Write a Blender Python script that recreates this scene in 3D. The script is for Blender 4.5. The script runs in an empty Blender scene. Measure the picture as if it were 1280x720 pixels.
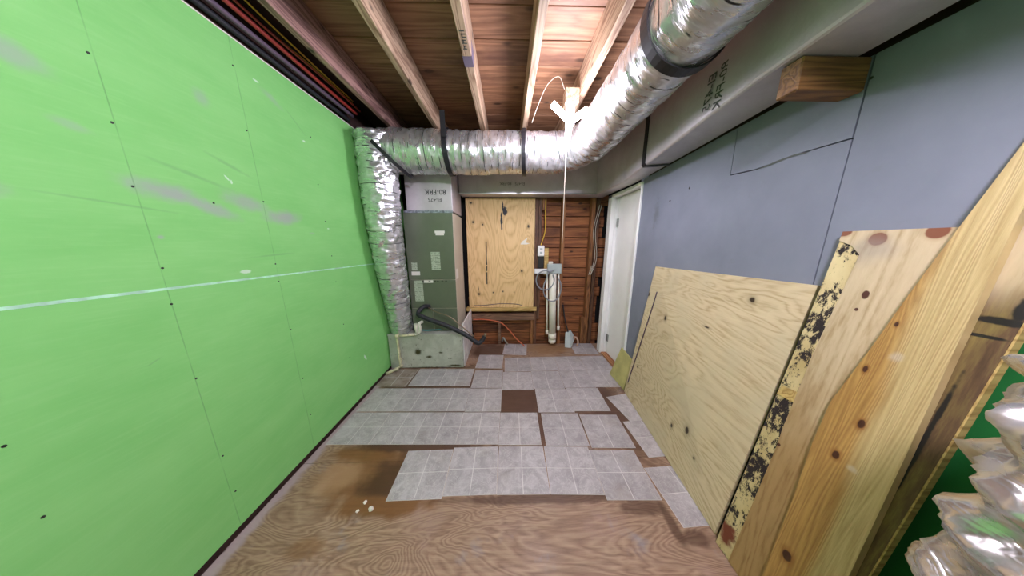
import bpy, bmesh, math, random
from mathutils import Vector, Matrix, noise as mnoise
random.seed(7)
R = math.radians
SC = bpy.context.scene
COL = SC.collection

# ------------------------------------------------------------------ camera, world, light, exposure
cd = bpy.data.cameras.new('camera'); cam = bpy.data.objects.new('camera', cd); COL.objects.link(cam)
cd.sensor_width = 36; cd.lens = 36 * 280 / 1280; cd.clip_start = 0.02
cam.location = (0, 0, 1.4); cam.rotation_euler = (R(90 - 11.5), 0, R(-1.2))
SC.camera = cam
w = bpy.data.worlds.new('world'); SC.world = w; w.use_nodes = True
w.node_tree.nodes['Background'].inputs[0].default_value = (0.75, 0.82, 0.9, 1)
w.node_tree.nodes['Background'].inputs[1].default_value = 0.02
SC.view_settings.view_transform = 'Standard'; SC.view_settings.look = 'None'
SC.view_settings.gamma = 1; SC.view_settings.use_curve_mapping = False
SC.view_settings.exposure = 2.2
LAMP_EMIT = 12.0      # glow of the three LED blades of each work lamp
LAMP_POWER = 7.0     # watts thrown by the work lamp over the duct bend
FILL_POWER = 24.0     # watts of the unseen lamp added to light the near half of the room

# ------------------------------------------------------------------ node helper
class NM:
    def __init__(s, name):
        s.m = bpy.data.materials.new(name); s.m.use_nodes = True
        s.t = s.m.node_tree; s.n = s.t.nodes; s.b = s.n['Principled BSDF']
        s.tc = s.n.new('ShaderNodeTexCoord')
    def L(s, a, b): s.t.links.new(a, b)
    def put(s, sock, v):
        if isinstance(v, bpy.types.NodeSocket): s.L(v, sock)
        elif v is not None:
            if sock.type == 'RGBA' and len(v) == 3: v = (*v, 1)
            sock.default_value = v
    @property
    def obj(s): return s.tc.outputs['Object']
    @property
    def uv(s): return s.tc.outputs['UV']
    def rnd(s):
        return s.n.new('ShaderNodeObjectInfo').outputs['Random']
    def vmath(s, op, a, b=None):
        k = s.n.new('ShaderNodeVectorMath'); k.operation = op
        s.put(k.inputs[0], a)
        if b is not None: s.put(k.inputs[1], b)
        return k.outputs['Value'] if op in ('LENGTH', 'DISTANCE', 'DOT_PRODUCT') else k.outputs['Vector']
    def shift(s, vec, amount=37.0):
        k = s.n.new('ShaderNodeCombineXYZ'); r = s.math('MULTIPLY', s.rnd(), amount)
        s.L(r, k.inputs[0]); s.L(r, k.inputs[1]); s.L(r, k.inputs[2])
        return s.vmath('ADD', vec, k.outputs[0])
    def mp(s, vec, loc=(0, 0, 0), rot=(0, 0, 0), scale=(1, 1, 1)):
        k = s.n.new('ShaderNodeMapping'); s.L(vec, k.inputs[0])
        k.inputs[1].default_value = loc; k.inputs[2].default_value = rot; k.inputs[3].default_value = scale
        return k.outputs[0]
    def noise(s, vec, scale=5, detail=3, rough=.55, dist=0):
        k = s.n.new('ShaderNodeTexNoise'); s.L(vec, k.inputs['Vector'])
        k.inputs['Scale'].default_value = scale; k.inputs['Detail'].default_value = detail
        k.inputs['Roughness'].default_value = rough; k.inputs['Distortion'].default_value = dist
        return k.outputs[0]
    def voro(s, vec, scale=5, feature='F1'):
        k = s.n.new('ShaderNodeTexVoronoi'); k.feature = feature; s.L(vec, k.inputs['Vector'])
        k.inputs['Scale'].default_value = scale
        return k.outputs[0]
    def math(s, op, a, b=None, c=None, clamp=False):
        k = s.n.new('ShaderNodeMath'); k.operation = op; k.use_clamp = clamp
        s.put(k.inputs[0], a)
        if b is not None: s.put(k.inputs[1], b)
        if c is not None: s.put(k.inputs[2], c)
        return k.outputs[0]
    def mr(s, v, a, b, c=0.0, d=1.0, smooth=True):
        k = s.n.new('ShaderNodeMapRange'); k.clamp = True
        if smooth: k.interpolation_type = 'SMOOTHSTEP'
        s.put(k.inputs[0], v)
        for i, q in enumerate((a, b, c, d)): k.inputs[i + 1].default_value = q
        return k.outputs[0]
    def ramp(s, f, stops):
        k = s.n.new('ShaderNodeValToRGB'); s.L(f, k.inputs[0]); e = k.color_ramp.elements
        while len(e) < len(stops): e.new(.5)
        for x, (p, c) in zip(e, stops): x.position = p; x.color = (*c, 1)
        return k.outputs[0]
    def mix(s, f, a, b, bl='MIX'):
        k = s.n.new('ShaderNodeMix'); k.data_type = 'RGBA'; k.blend_type = bl
        s.put(k.inputs[0], f); s.put(k.inputs[6], a); s.put(k.inputs[7], b)
        return k.outputs[2]
    def sep(s, vec):
        k = s.n.new('ShaderNodeSeparateXYZ'); s.L(vec, k.inputs[0]); return k.outputs
    def spot(s, vec, c, r, soft=.5, wob=.35, wscale=9, rot=(0, 0, 0)):
        """mask 1 inside an ellipsoid of radii r at c, ragged edge"""
        k = s.n.new('ShaderNodeMapping'); k.vector_type = 'TEXTURE'; s.L(vec, k.inputs[0])
        k.inputs[1].default_value = c; k.inputs[2].default_value = rot; k.inputs[3].default_value = r
        d = s.vmath('LENGTH', k.outputs[0])
        if wob:
            nz = s.noise(vec, wscale, 3)
            d = s.math('ADD', d, s.math('MULTIPLY', s.math('SUBTRACT', nz, .5), wob * 2))
        return s.mr(d, 1.0 - soft, 1.0, 1, 0)
    def bump(s, h, strength=.3, dist=.01, prev=None):
        k = s.n.new('ShaderNodeBump'); s.L(h, k.inputs['Height'])
        k.inputs['Strength'].default_value = strength; k.inputs['Distance'].default_value = dist
        if prev: s.L(prev, k.inputs['Normal'])
        return k.outputs[0]
    def out(s, col, rough=.6, metal=0.0, nrm=None, spec=.5):
        s.put(s.b.inputs['Base Color'], col); s.put(s.b.inputs['Roughness'], rough)
        s.put(s.b.inputs['Metallic'], metal); s.b.inputs['Specular IOR Level'].default_value = spec
        if nrm: s.L(nrm, s.b.inputs['Normal'])
        return s.m

def srgb(r, g, b):
    f = lambda c: c / 12.92 if c <= .04045 else ((c + .055) / 1.055) ** 2.4
    return (f(r / 255), f(g / 255), f(b / 255))

def plain(name, c, rough=.5, metal=0.0, nscale=0, namt=.25, spec=.5):
    m = NM(name); col = (*c, 1)
    if nscale:
        n = m.noise(m.shift(m.obj), nscale, 4)
        col = m.mix(m.mr(n, .3, .7), tuple(x * (1 - namt) for x in c), tuple(min(1, x * (1 + namt)) for x in c))
    return m.out(col, rough, metal, spec=spec)

def lumber(name, axis, light, dark, ring=22, across=14, knots=True, rough=.62, stain=None, amt=1.0, kr=.13):
    """sawn board: straight grain running along axis (0,1,2), varied per object"""
    m = NM(name)
    sc = [across, across, across]; sc[axis] = across * .07
    v = m.mp(m.shift(m.obj), scale=sc)
    n = m.noise(v, 1.0, 2, .5, .4)
    f = m.math('FRACT', m.math('MULTIPLY', n, ring * .35))
    tri = m.math('ABSOLUTE', m.math('SUBTRACT', f, .5))
    fine = m.noise(m.mp(m.shift(m.obj), scale=[x * 9 for x in sc]), 1.0, 3, .6)
    g = m.math('ADD', m.math('MULTIPLY', tri, 1.2 * amt), m.math('MULTIPLY', fine, .55))
    col = m.ramp(g, [(.22, dark), (.75, light)])
    tone = m.mr(m.noise(m.shift(m.obj, 91), 1.6, 2), .3, .7, .78, 1.12)
    col = m.mix(1.0, col, m.ramp(tone, [(0, (.0, .0, .0)), (1, (1, 1, 1))]), 'MULTIPLY')
    if stain:
        sc2 = [3.2, 3.2, 3.2]; sc2[axis] = .9
        col = m.mix(m.mr(m.noise(m.mp(m.shift(m.obj, 13), scale=sc2), 1.0, 5, .65), .5, .72, 0, .85), col, stain)
    if knots:
        sc3 = [7, 7, 7]; sc3[axis] = 3.4
        k = m.voro(m.mp(m.shift(m.obj, 53), scale=sc3), 1.0)
        col = m.mix(m.mr(k, kr * .4, kr, 1, 0), col, tuple(x * .28 for x in dark))
    return m.out(col, rough, nrm=m.bump(g, .25, .004))

def plyface(name, light, dark, scale=(2.2, .7, 2.2), bands=15, knots=(), extra=None, rough=.6, fine_axis=1, mottled=None):
    """rotary-peeled veneer: contour-like figure, knots at given places (object space)"""
    m = NM(name)
    v = m.mp(m.obj, scale=scale)
    n = m.noise(v, 1.0, 3.6, .42, .7)
    tri = m.math('ABSOLUTE', m.math('SUBTRACT', m.math('FRACT', m.math('MULTIPLY', n, bands)), .5))
    fs = [130, 130, 130]; fs[fine_axis] = 9
    fine = m.noise(m.mp(m.obj, scale=fs), 1.0, 2, .6)
    g = m.math('ADD', m.math('MULTIPLY', tri, .85), m.math('MULTIPLY', fine, .7))
    col = m.ramp(g, [(.2, dark), (.55, tuple((a * .75 + b * .25) for a, b in zip(light, dark))), (.9, light)])
    if mottled:
        col = m.mix(m.mr(m.noise(m.obj, 3.1, 5, .62), .45, .7, 0, .8), col, mottled)
    for c, r in knots:
        col = m.mix(m.math('MULTIPLY', m.spot(m.obj, c, tuple(x * 2.4 for x in r), .9, .25, 20), .55), col, tuple(x * .55 for x in dark))
        col = m.mix(m.spot(m.obj, c, r, .5, .3, 60), col, (.045, .028, .016))
    if extra: col = extra(m, col)
    return m.out(col, rough, nrm=m.bump(g, .18, .003))

# ------------------------------------------------------------------ mesh helpers
def link(name, bm, mats, parent=None, smooth=False, angle=None):
    me = bpy.data.meshes.new(name); bm.normal_update(); bm.to_mesh(me); bm.free()
    for m in (mats if isinstance(mats, (list, tuple)) else [mats]): me.materials.append(m)
    if smooth: me.shade_smooth() if angle is None else me.shade_smooth()
    o = bpy.data.objects.new(name, me); COL.objects.link(o)
    if parent is not None:
        o.parent = parent; o.location = -Vector(parent.location)
    return o
def tag(o, label, cat, group=None):
    o['label'] = label; o['category'] = cat
    if group: o['group'] = group
    return o
def structure(o): o['kind'] = 'structure'; return o
def empty(name, loc=(0, 0, 0)):
    o = bpy.data.objects.new(name, None); COL.objects.link(o); o.location = loc; o.empty_display_size = .05
    return o
def add_box(bm, x0, x1, y0, y1, z0, z1, mi=0):
    v = [bm.verts.new((x, y, z)) for x in (x0, x1) for y in (y0, y1) for z in (z0, z1)]
    fs = []
    for q in ((0, 1, 3, 2), (4, 6, 7, 5), (0, 4, 5, 1), (2, 3, 7, 6), (0, 2, 6, 4), (1, 5, 7, 3)):
        f = bm.faces.new([v[i] for i in q]); f.material_index = mi; fs.append(f)
    return v, fs
def bevel(bm, w, seg=1, edges=None):
    bmesh.ops.bevel(bm, geom=edges or bm.edges[:], offset=w, segments=seg, affect='EDGES', profile=.5)
def box(name, x0, x1, y0, y1, z0, z1, mat, parent=None, bev=.003, seg=1):
    bm = bmesh.new(); add_box(bm, x0, x1, y0, y1, z0, z1)
    bmesh.ops.recalc_face_normals(bm, faces=bm.faces)
    if bev: bevel(bm, bev, seg)
    return link(name, bm, mat, parent)
def obox(bm, M, sx, sy, sz, mi=0):
    """box of full size sx,sy,sz under matrix M"""
    v, f = add_box(bm, -sx / 2, sx / 2, -sy / 2, sy / 2, -sz / 2, sz / 2, mi)
    for q in v: q.co = M @ q.co
    return v, f
def prism(bm, pts, off, mi=0):
    """polygon pts (3-D, any order round) pushed along off"""
    a = [bm.verts.new(p) for p in pts]; b = [bm.verts.new(Vector(p) + Vector(off)) for p in pts]
    n = len(pts); fs = [bm.faces.new(a), bm.faces.new(b[::-1])]
    for i in range(n): fs.append(bm.faces.new((a[(i + 1) % n], a[i], b[i], b[(i + 1) % n])))
    for f in fs: f.material_index = mi
    bmesh.ops.recalc_face_normals(bm, faces=fs)
    return fs
def slab(name, pts, off, mat, parent=None, bev=0):
    bm = bmesh.new(); prism(bm, pts, off)
    if bev: bevel(bm, bev)
    return link(name, bm, mat, parent)
def smooth_path(pts, n=12):
    P = [Vector(p) for p in pts]; P = [P[0] * 2 - P[1]] + P + [P[-1] * 2 - P[-2]]; out = []
    for i in range(1, len(P) - 2):
        for k in range(n):
            t = k / n; a, b, c, d = P[i - 1:i + 3]
            out.append(.5 * ((2 * b) + (c - a) * t + (2 * a - 5 * b + 4 * c - d) * t * t + (3 * b - a - 3 * c + d) * t ** 3))
    out.append(P[-2]); return out
def resample(pts, step):
    out = [pts[0].copy()]; acc = 0
    for a, b in zip(pts, pts[1:]):
        d = (b - a).length
        while acc + d >= step:
            t = (step - acc) / d; a = a.lerp(b, t); out.append(a.copy()); d = (b - a).length; acc = 0
        acc += d
    return out
def frames(pts, ref=(0, 0, 1)):
    T = [(pts[min(i + 1, len(pts) - 1)] - pts[max(i - 1, 0)]).normalized() for i in range(len(pts))]
    r = Vector(ref)
    if abs(T[0].dot(r)) > .98: r = Vector((1, 0, 0))
    u = (r - T[0] * r.dot(T[0])).normalized(); F = []
    for t in T:
        u = (u - t * u.dot(t)).normalized(); F.append((t, u, t.cross(u)))
    return F
def add_tube(bm, pts, r, seg=10, disp=None, cap=True, mi=0, ref=(0, 0, 1), uvname=None):
    F = frames(pts, ref); rings = []; s = 0
    uvl = bm.loops.layers.uv.verify() if uvname else None
    S = []
    for i, p in enumerate(pts):
        if i: s += (p - pts[i - 1]).length
        S.append(s); rr = r(i / (len(pts) - 1)) if callable(r) else r
        t, u, v = F[i]; ring = []
        for k in range(seg):
            a = 2 * math.pi * k / seg; d = u * math.cos(a) + v * math.sin(a)
            q = rr + (disp(s, a, p + d * rr) if disp else 0)
            ring.append(bm.verts.new(p + d * q))
        rings.append(ring)
    for i in range(len(rings) - 1):
        for k in range(seg):
            f = bm.faces.new((rings[i][k], rings[i][(k + 1) % seg], rings[i + 1][(k + 1) % seg], rings[i + 1][k]))
            f.smooth = True; f.material_index = mi
            if uvl:
                k1 = k + 1
                for lp, (ii, kk) in zip(f.loops, ((i, k), (i, k1), (i + 1, k1), (i + 1, k))): lp[uvl].uv = (kk / seg, S[ii])
    if cap:
        for rg in (rings[0][::-1], rings[-1]): f = bm.faces.new(rg); f.material_index = mi
    return rings
def tube(name, pts, r, mat, parent=None, seg=10, curve=True, n=10):
    P = smooth_path(pts, n) if curve and len(pts) > 2 else [Vector(p) for p in pts]
    bm = bmesh.new(); add_tube(bm, P, r, seg)
    bmesh.ops.recalc_face_normals(bm, faces=bm.faces)
    return link(name, bm, mat, parent)

# ------------------------------------------------------------------ materials
def green_wall():
    m = NM('green_drywall'); v = m.obj
    n = m.noise(m.mp(v, scale=(1, 1, 2.6)), 2.2, 5, .6)
    col = m.ramp(n, [(.25, srgb(126, 202, 112)), (.75, srgb(142, 212, 126))])
    fib = m.noise(m.mp(v, scale=(1, 5, 60)), 1.5, 3, .6)
    col = m.mix(m.mr(fib, .45, .75, 0, .18), col, srgb(158, 218, 144))
    pur = srgb(170, 160, 176)
    for c, r, rot, a in (((-1.33, .97, 1.59), (.5, .16, .05), -.25, 1.0), ((-1.33, 1.10, 1.545), (.5, .13, .04), -.35, .8), ((-1.33, 1.42, 1.545), (.5, .15, .055), .12, 1.0),
                         ((-1.33, 1.24, 1.60), (.5, .15, .05), -.25, .8), ((-1.33, .74, 1.90), (.5, .09, .05), -.3, .7), ((-1.33, .60, 1.54), (.5, .09, .04), 0, .75),
                         ((-1.33, 1.15, 2.02), (.5, .045, .05), .3, .5), ((-1.33, 1.48, 2.20), (.5, .09, .03), -.4, .45), ((-1.33, .80, 1.75), (.5, .05, .02), -.2, .4),
                         ((-1.33, .91, 1.42), (.5, .015, .012), 0, .8), ((-1.33, 1.60, 1.46), (.5, .03, .012), 0, .4)):
        col = m.mix(m.math('MULTIPLY', m.spot(v, c, r, .85, .45, 14, (rot, 0, 0)), a * .68), col, pur)
    gry = srgb(112, 160, 108)
    for c, r, rot in (((-1.33, 1.05, 1.68), (.5, .17, .012), -.25), ((-1.33, 1.33, 1.33), (.5, .16, .007), .05), ((-1.33, 1.2, 1.76), (.5, .12, .012), -.35), ((-1.33, .83, 1.53), (.5, .2, .006), -.1), ((-1.33, 1.62, 2.14), (.5, .12, .006), -.7), ((-1.33, .80, .96), (.5, .03, .004), .4)):
        col = m.mix(m.math('MULTIPLY', m.spot(v, c, r, .8, .4, 25, (rot, 0, 0)), .32), col, gry)
    for c, r, rot in (((-1.33, 1.175, 1.70), (.5, .018, .005), -.9), ((-1.33, 1.19, 1.685), (.5, .006, .012), 0), ((-1.33, 1.41, 2.24), (.5, .02, .006), 0), ((-1.33, 1.66, 2.05), (.5, .012, .008), .2), ((-1.33, 1.95, .35), (.5, .012, .04), .4),
                      ((-1.33, 1.16, 1.255), (.5, .03, .012), 0), ((-1.33, 1.75, 1.50), (.5, .012, .005), 0)):
        col = m.mix(m.math('MULTIPLY', m.spot(v, c, r, .4, .5, 40, (rot, 0, 0)), .8), col, srgb(215, 235, 215))
    x, y, z = m.sep(v)
    for yy in (.885, 1.318):
        ln = m.math('MULTIPLY', m.mr(m.math('ABSOLUTE', m.math('SUBTRACT', y, yy)), .0008, .0022, 1, 0), m.mr(m.noise(v, 6, 3), .3, .6, .05, .36))
        col = m.mix(ln, col, srgb(60, 110, 60))
    return m.out(col, .75, nrm=m.bump(m.noise(v, 60, 4), .06, .003), spec=.3)
M_GREEN = green_wall()

def grey_wall():
    m = NM('grey_drywall'); v = m.obj
    n = m.noise(m.mp(v, scale=(1, 1, .8)), 3.0, 5, .6)
    col = m.ramp(n, [(.25, srgb(118, 122, 137)), (.75, srgb(136, 140, 156))])
    col = m.mix(m.mr(m.noise(v, 11, 5, .7), .58, .75, 0, .35), col, srgb(118, 122, 128))
    for c, r in (((1.2, .835, 1.93), (.2, .006, .006)), ((1.2, 1.72, 1.70), (.2, .01, .006)), ((1.2, 1.55, 1.75), (.2, .008, .01))):
        col = m.mix(m.spot(v, c, r, .4, .3, 60), col, (.03, .03, .03))
    dr = m.spot(v, (1.2, 1.86, 1.62), (.3, .05, .14), .9, .6, 30)
    col = m.mix(m.math('MULTIPLY', dr, .45), col, srgb(90, 95, 92))
    return m.out(col, .7, nrm=m.bump(m.noise(v, 90, 3), .08, .003), spec=.3)
M_GREY = grey_wall()

def floor_ply():
    m = NM('subfloor_plywood'); v = m.obj
    n = m.noise(m.mp(v, scale=(1.1, 3.6, 1)), 1.15, 4.0, .42, .9)
    tri = m.math('ABSOLUTE', m.math('SUBTRACT', m.math('FRACT', m.math('MULTIPLY', n, 27)), .5))
    fine = m.noise(m.mp(v, scale=(8, 95, 1)), 1.0, 4, .65)
    g = m.math('ADD', m.math('MULTIPLY', tri, .75), m.math('MULTIPLY', fine, .75))
    col = m.ramp(g, [(.25, srgb(128, 98, 80)), (.5, srgb(154, 124, 102)), (.85, srgb(180, 152, 126))])
    col = m.mix(m.mr(m.noise(v, 2.7, 5, .6), .5, .72, 0, .75), col, srgb(172, 142, 130))
    col = m.mix(m.mr(m.noise(m.mp(v, loc=(4, 2, 0)), 4.5, 4, .6), .58, .75, 0, .6), col, srgb(150, 150, 158))
    amber = srgb(130, 88, 50); dark = srgb(78, 48, 32)
    for c, r, cc, a in (((-.80, 1.14, 0), (.42, .26, 1), amber, .9), ((-.66, 1.10, 0), (.27, .20, 1), dark, .9), ((-.98, 1.28, 0), (.30, .08, 1), amber, .95), ((-.62, 1.33, 0), (.62, .055, 1), dark, .9),
                        ((-.66, .97, 0), (.36, .07, 1), amber, .95), ((-.95, .80, 0), (.10, .06, 1), amber, .6), ((.2, .985, 0), (.75, .035, 1), dark, .75),
                        ((.72, .93, 0), (.16, .05, 1), dark, .7), ((.83, .85, 0), (.035, .13, 1), dark, .75), ((.90, .80, 0), (.09, .04, 1), dark, .7),
                        ((.1, 1.78, 0), (.3, .25, 1), srgb(92, 62, 50), .8), ((.25, 1.47, 0), (.1, .25, 1), srgb(110, 72, 52), .8), ((.9, 1.6, 0), (.2, .6, 1), srgb(98, 68, 52), .8),
                        ((-.25, 2.75, 0), (.33, .3, 1), srgb(92, 66, 52), .85), ((.55, 2.78, 0), (.35, .22, 1), srgb(158, 118, 80), .7), ((-1.0, 2.1, 0), (.5, .3, 1), srgb(92, 70, 56), .8), ((.0, 1.8, 0), (1.5, .7, 1), srgb(88, 62, 50), .85)):
        col = m.mix(m.math('MULTIPLY', m.spot(v, c, r, .55, .45, 9), a), col, cc)
    col = m.mix(1.0, col, m.ramp(m.mr(m.noise(m.mp(v, scale=(5, 60, 1)), 1.0, 4, .7), .25, .75, .78, 1.0), [(0, (0, 0, 0)), (1, (1, 1, 1))]), 'MULTIPLY')
    pale = m.math('MULTIPLY', m.spot(v, (-1.03, 1.13, 0), (.19, .13, 1), .6, .5, 7), .6)
    col = m.mix(pale, col, srgb(178, 140, 108))
    x, y, z = m.sep(v)
    edge = m.math('ADD', x, m.math('MULTIPLY', m.noise(v, 12, 4), .08))
    col = m.mix(m.mr(edge, -1.25, -1.2, .8, 0), col, srgb(178, 160, 168))
    col = m.mix(m.mr(edge, -1.295, -1.285, .9, 0), col, srgb(70, 48, 44))
    k = m.voro(m.mp(v, scale=(1, 1, 0)), 3.1)
    col = m.mix(m.mr(k, .015, .05, .8, 0), col, (.05, .03, .02))
    return m.out(col, m.mr(m.noise(v, 5, 3), .3, .7, .42, .62), nrm=m.bump(g, .12, .002))
M_FLOOR = floor_ply()

def tile_mat():
    m = NM('stone_print_tile'); v = m.shift(m.obj)
    n = m.noise(v, 9, 6, .65, 1.2)
    col = m.ramp(n, [(.25, srgb(146, 140, 142)), (.5, srgb(172, 166, 168)), (.78, srgb(198, 194, 196))])
    vein = m.math('ABSOLUTE', m.math('SUBTRACT', m.noise(v, 14, 4, .6, 2.0), .5))
    col = m.mix(m.mr(vein, .0, .035, .4, 0), col, srgb(212, 208, 208))
    col = m.mix(m.mr(m.noise(m.shift(m.obj, 71), 4.0, 4), .55, .8, 0, .5), col, srgb(152, 138, 124))
    tone = m.mr(m.rnd(), 0, 1, .9, 1.05)
    col = m.mix(1.0, col, m.ramp(tone, [(0, (0, 0, 0)), (1, (1, 1, 1))]), 'MULTIPLY')
    return m.out(col, .38, nrm=m.bump(n, .12, .002))
M_TILE = tile_mat()
M_GROUT = plain('tile_grout_print', srgb(214, 210, 208), .5)
def dirty_tile():
    m = NM('dirty_tile'); v = m.obj
    n = m.noise(v, 10, 6, .65, 1.0)
    col = m.ramp(n, [(.3, srgb(120, 100, 86)), (.7, srgb(168, 158, 150))])
    return m.out(col, .5)
M_TILED = dirty_tile()

def foil(name, base=.8, rough=.27, period=.062, marks=True, crinkle=1.0, tint=(.97, .97, 1), streak=(7, 30)):
    m = NM(name); uv = m.uv
    a = m.noise(m.mp(uv, scale=(*streak, 1), rot=(0, 0, .12)), 1.0, 3, .55, .5)
    b = m.noise(m.obj, 13, 3, .5, .6)
    h = m.math('ADD', m.math('ABSOLUTE', m.math('SUBTRACT', a, .5)), m.math('MULTIPLY', b, .45))
    col = m.mix(m.mr(b, .35, .7), tuple(base * .82 * t for t in tint), tuple(base * t for t in tint))
    metal = .8; rg = m.mr(a, .3, .7, rough * .8, rough * 1.5)
    if marks:
        x, y, z = m.sep(uv)
        ph = m.math('ABSOLUTE', m.math('SUBTRACT', m.math('FRACT', m.math('ADD', m.math('DIVIDE', y, period), m.math('MULTIPLY', m.noise(m.mp(uv, scale=(6, 6, 1)), 1.0, 2), .25))), .5))
        ln = m.mr(ph, .03, .075, 1, 0)
        ms = m.mr(m.noise(m.mp(uv, loc=(3, 1, 0), scale=(7, 11, 1)), 1.0, 2), .5, .55, 0, 1)
        k = m.math('MULTIPLY', ln, ms)
        col = m.mix(k, col, (.012, .012, .015))
        metal = m.math('MULTIPLY', m.math('SUBTRACT', 1.0, k), .8)
    return m.out(col, rg, metal, m.bump(h, .6 * crinkle, .012))
M_FOIL = foil('crinkled_foil')
M_FOIL_DROP = foil('crinkled_foil_drop', streak=(4, 26), crinkle=1.0, period=.055)
M_FOIL_BIG = foil('crumpled_foil', .78, .22, marks=False, crinkle=.8, tint=(1, .95, .92), streak=(7, 20))

def ductboard():
    m = NM('foil_faced_duct_board'); v = m.obj
    n = m.noise(v, 5, 5, .6, .5); f = m.noise(v, 70, 3, .6)
    col = m.ramp(n, [(.25, srgb(186, 178, 184)), (.75, srgb(214, 206, 212))])
    col = m.mix(m.mr(m.noise(v, 3, 4), .55, .75, 0, .4), col, srgb(206, 196, 184))
    return m.out(col, m.mr(f, .3, .7, .32, .46), .35, m.bump(m.math('ADD', n, m.math('MULTIPLY', f, .4)), .3, .006))
M_DUCT = ductboard()
M_BLACK = plain('black_strap', (.012, .012, .016), .45)
M_JOIST = lumber('joist_lumber', 1, srgb(196, 168, 140), srgb(132, 98, 74))
M_JOIST_RED = lumber('red_stained_joist', 1, srgb(176, 138, 128), srgb(104, 70, 66))
M_PLANK = lumber('sheathing_plank_overhead', 0, srgb(172, 130, 98), srgb(122, 84, 58), across=8, stain=srgb(88, 58, 44), amt=.6, kr=.19)
M_BACKPLANK = lumber('old_brown_plank', 0, srgb(170, 108, 64), srgb(110, 62, 34), across=8, stain=srgb(62, 34, 22), rough=.7, amt=.7)
M_STUD = lumber('brown_stud', 2, srgb(160, 108, 66), srgb(96, 58, 32), across=18)
M_STUD_DK = lumber('dark_stud', 2, srgb(112, 76, 54), srgb(58, 36, 26), across=18)
M_TWOBY = lumber('pale_two_by_four', 0, srgb(206, 176, 112), srgb(160, 124, 68), across=18)
M_TWOBY_DK = lumber('weathered_sill', 0, srgb(140, 106, 82), srgb(84, 58, 46), across=18)
M_BLOCK = lumber('pine_block', 0, srgb(150, 106, 60), srgb(104, 68, 38), across=18, knots=False)  # pine tone lowered so the block's shade sits in its colour
M_DARKWOOD = plain('dark_rim_board', srgb(58, 36, 30), .8, nscale=9)
M_WHITE = plain('white_paint', srgb(244, 242, 242), .4, nscale=4, namt=.06)
M_DOORWHITE = plain('white_door_paint', srgb(250, 248, 248), .38, nscale=3, namt=.04)
M_STEEL = plain('steel_hinge', srgb(170, 170, 168), .35, .9)
M_PVC = plain('white_pvc', srgb(236, 232, 218), .35, nscale=6, namt=.07)
M_PVC_DIRTY = plain('stained_pvc', srgb(206, 200, 166), .45, nscale=20, namt=.3)
M_GREYBOX = plain('grey_plastic', srgb(176, 186, 186), .45, nscale=10, namt=.08)
M_GREYCABLE = plain('grey_cable', srgb(138, 142, 148), .45)
M_YELLOW = plain('yellow_cable', srgb(214, 168, 56), .5)
M_ORANGE = plain('orange_cable', srgb(206, 104, 64), .5)
M_RED = plain('red_cable', srgb(150, 48, 42), .5)
M_PURPLE = plain('purple_grey_pipe', srgb(96, 80, 96), .5)
M_RUBBER = plain('black_foam_insulation', (.014, .015, .02), .6)
M_COPPER = plain('copper_line', srgb(150, 132, 112), .35, .8)
M_CYAN = plain('teal_tube', srgb(60, 140, 140), .4)
M_AHU = plain('grey_green_front', srgb(104, 112, 94), .33, .15, nscale=2, namt=.12)  # cabinet front panels, darker and greener than the sides
M_AHU_SIDE = plain('pale_cabinet_side', srgb(196, 188, 172), .45, .1, nscale=3, namt=.1)  # cabinet body, paler than the front panels
M_DARK = plain('dark_void', (.01, .008, .008), .9)
M_SCREW = plain('dark_screw', (.02, .025, .02), .5, .4)
M_TAPE = plain('joint_tape', srgb(176, 226, 196), .7, nscale=18, namt=.2)
M_MARKER = plain('purple_marker', srgb(82, 58, 84), .6)
M_STRING = plain('pull_string', srgb(214, 206, 190), .8)
M_INK = plain('black_ink', (.02, .02, .022), .7)
M_INK_GREY = plain('grey_ink', srgb(72, 76, 72), .6)
M_CHIP = plain('white_chip', srgb(232, 226, 216), .6)

def base_metal():
    m = NM('stained_base_metal'); v = m.obj
    n = m.noise(v, 7, 6, .65, .4)
    col = m.ramp(n, [(.3, srgb(172, 174, 162)), (.7, srgb(212, 212, 204))])
    col = m.mix(m.mr(m.noise(v, 32, 3, .7), .62, .72, 0, .8), col, srgb(86, 84, 58))
    for c, r in (((-.88, 2.33, .14), (.05, .3, .022)), ((-.75, 2.33, .19), (.03, .3, .016)), ((-1.0, 2.33, .2), (.05, .3, .05)), ((-.85, 2.33, .0), (.5, .3, .022)), ((-.6, 2.33, .03), (.1, .3, .02))):
        col = m.mix(m.spot(v, c, r, .7, .5, 30), col, srgb(74, 70, 38))
    x, y, z = m.sep(v)
    return m.out(col, .3, .12, m.bump(n, .12, .004))
M_BASE = base_metal()

def label_mat():
    m = NM('printed_sticker'); v = m.obj
    x, y, z = m.sep(v)
    ln = m.math('SINE', m.math('MULTIPLY', z, 420))
    k = m.math('MULTIPLY', m.mr(ln, .1, .5), m.mr(m.noise(m.mp(v, scale=(90, 1, 60)), 1.0, 2), .42, .55))
    return m.out(m.mix(m.math('MULTIPLY', k, .8), srgb(176, 190, 166), srgb(76, 92, 70)), .5)
M_LABEL = label_mat()
M_LABELW = plain('white_sticker', srgb(226, 224, 216), .5)

def emit(name, col, st):
    m = NM(name); m.out((.9, .9, .9), .4)
    m.b.inputs['Emission Color'].default_value = (*col, 1); m.b.inputs['Emission Strength'].default_value = st
    return m.m
M_LED = emit('led_diffuser', (1.0, .96, 1.1), LAMP_EMIT)

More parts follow.
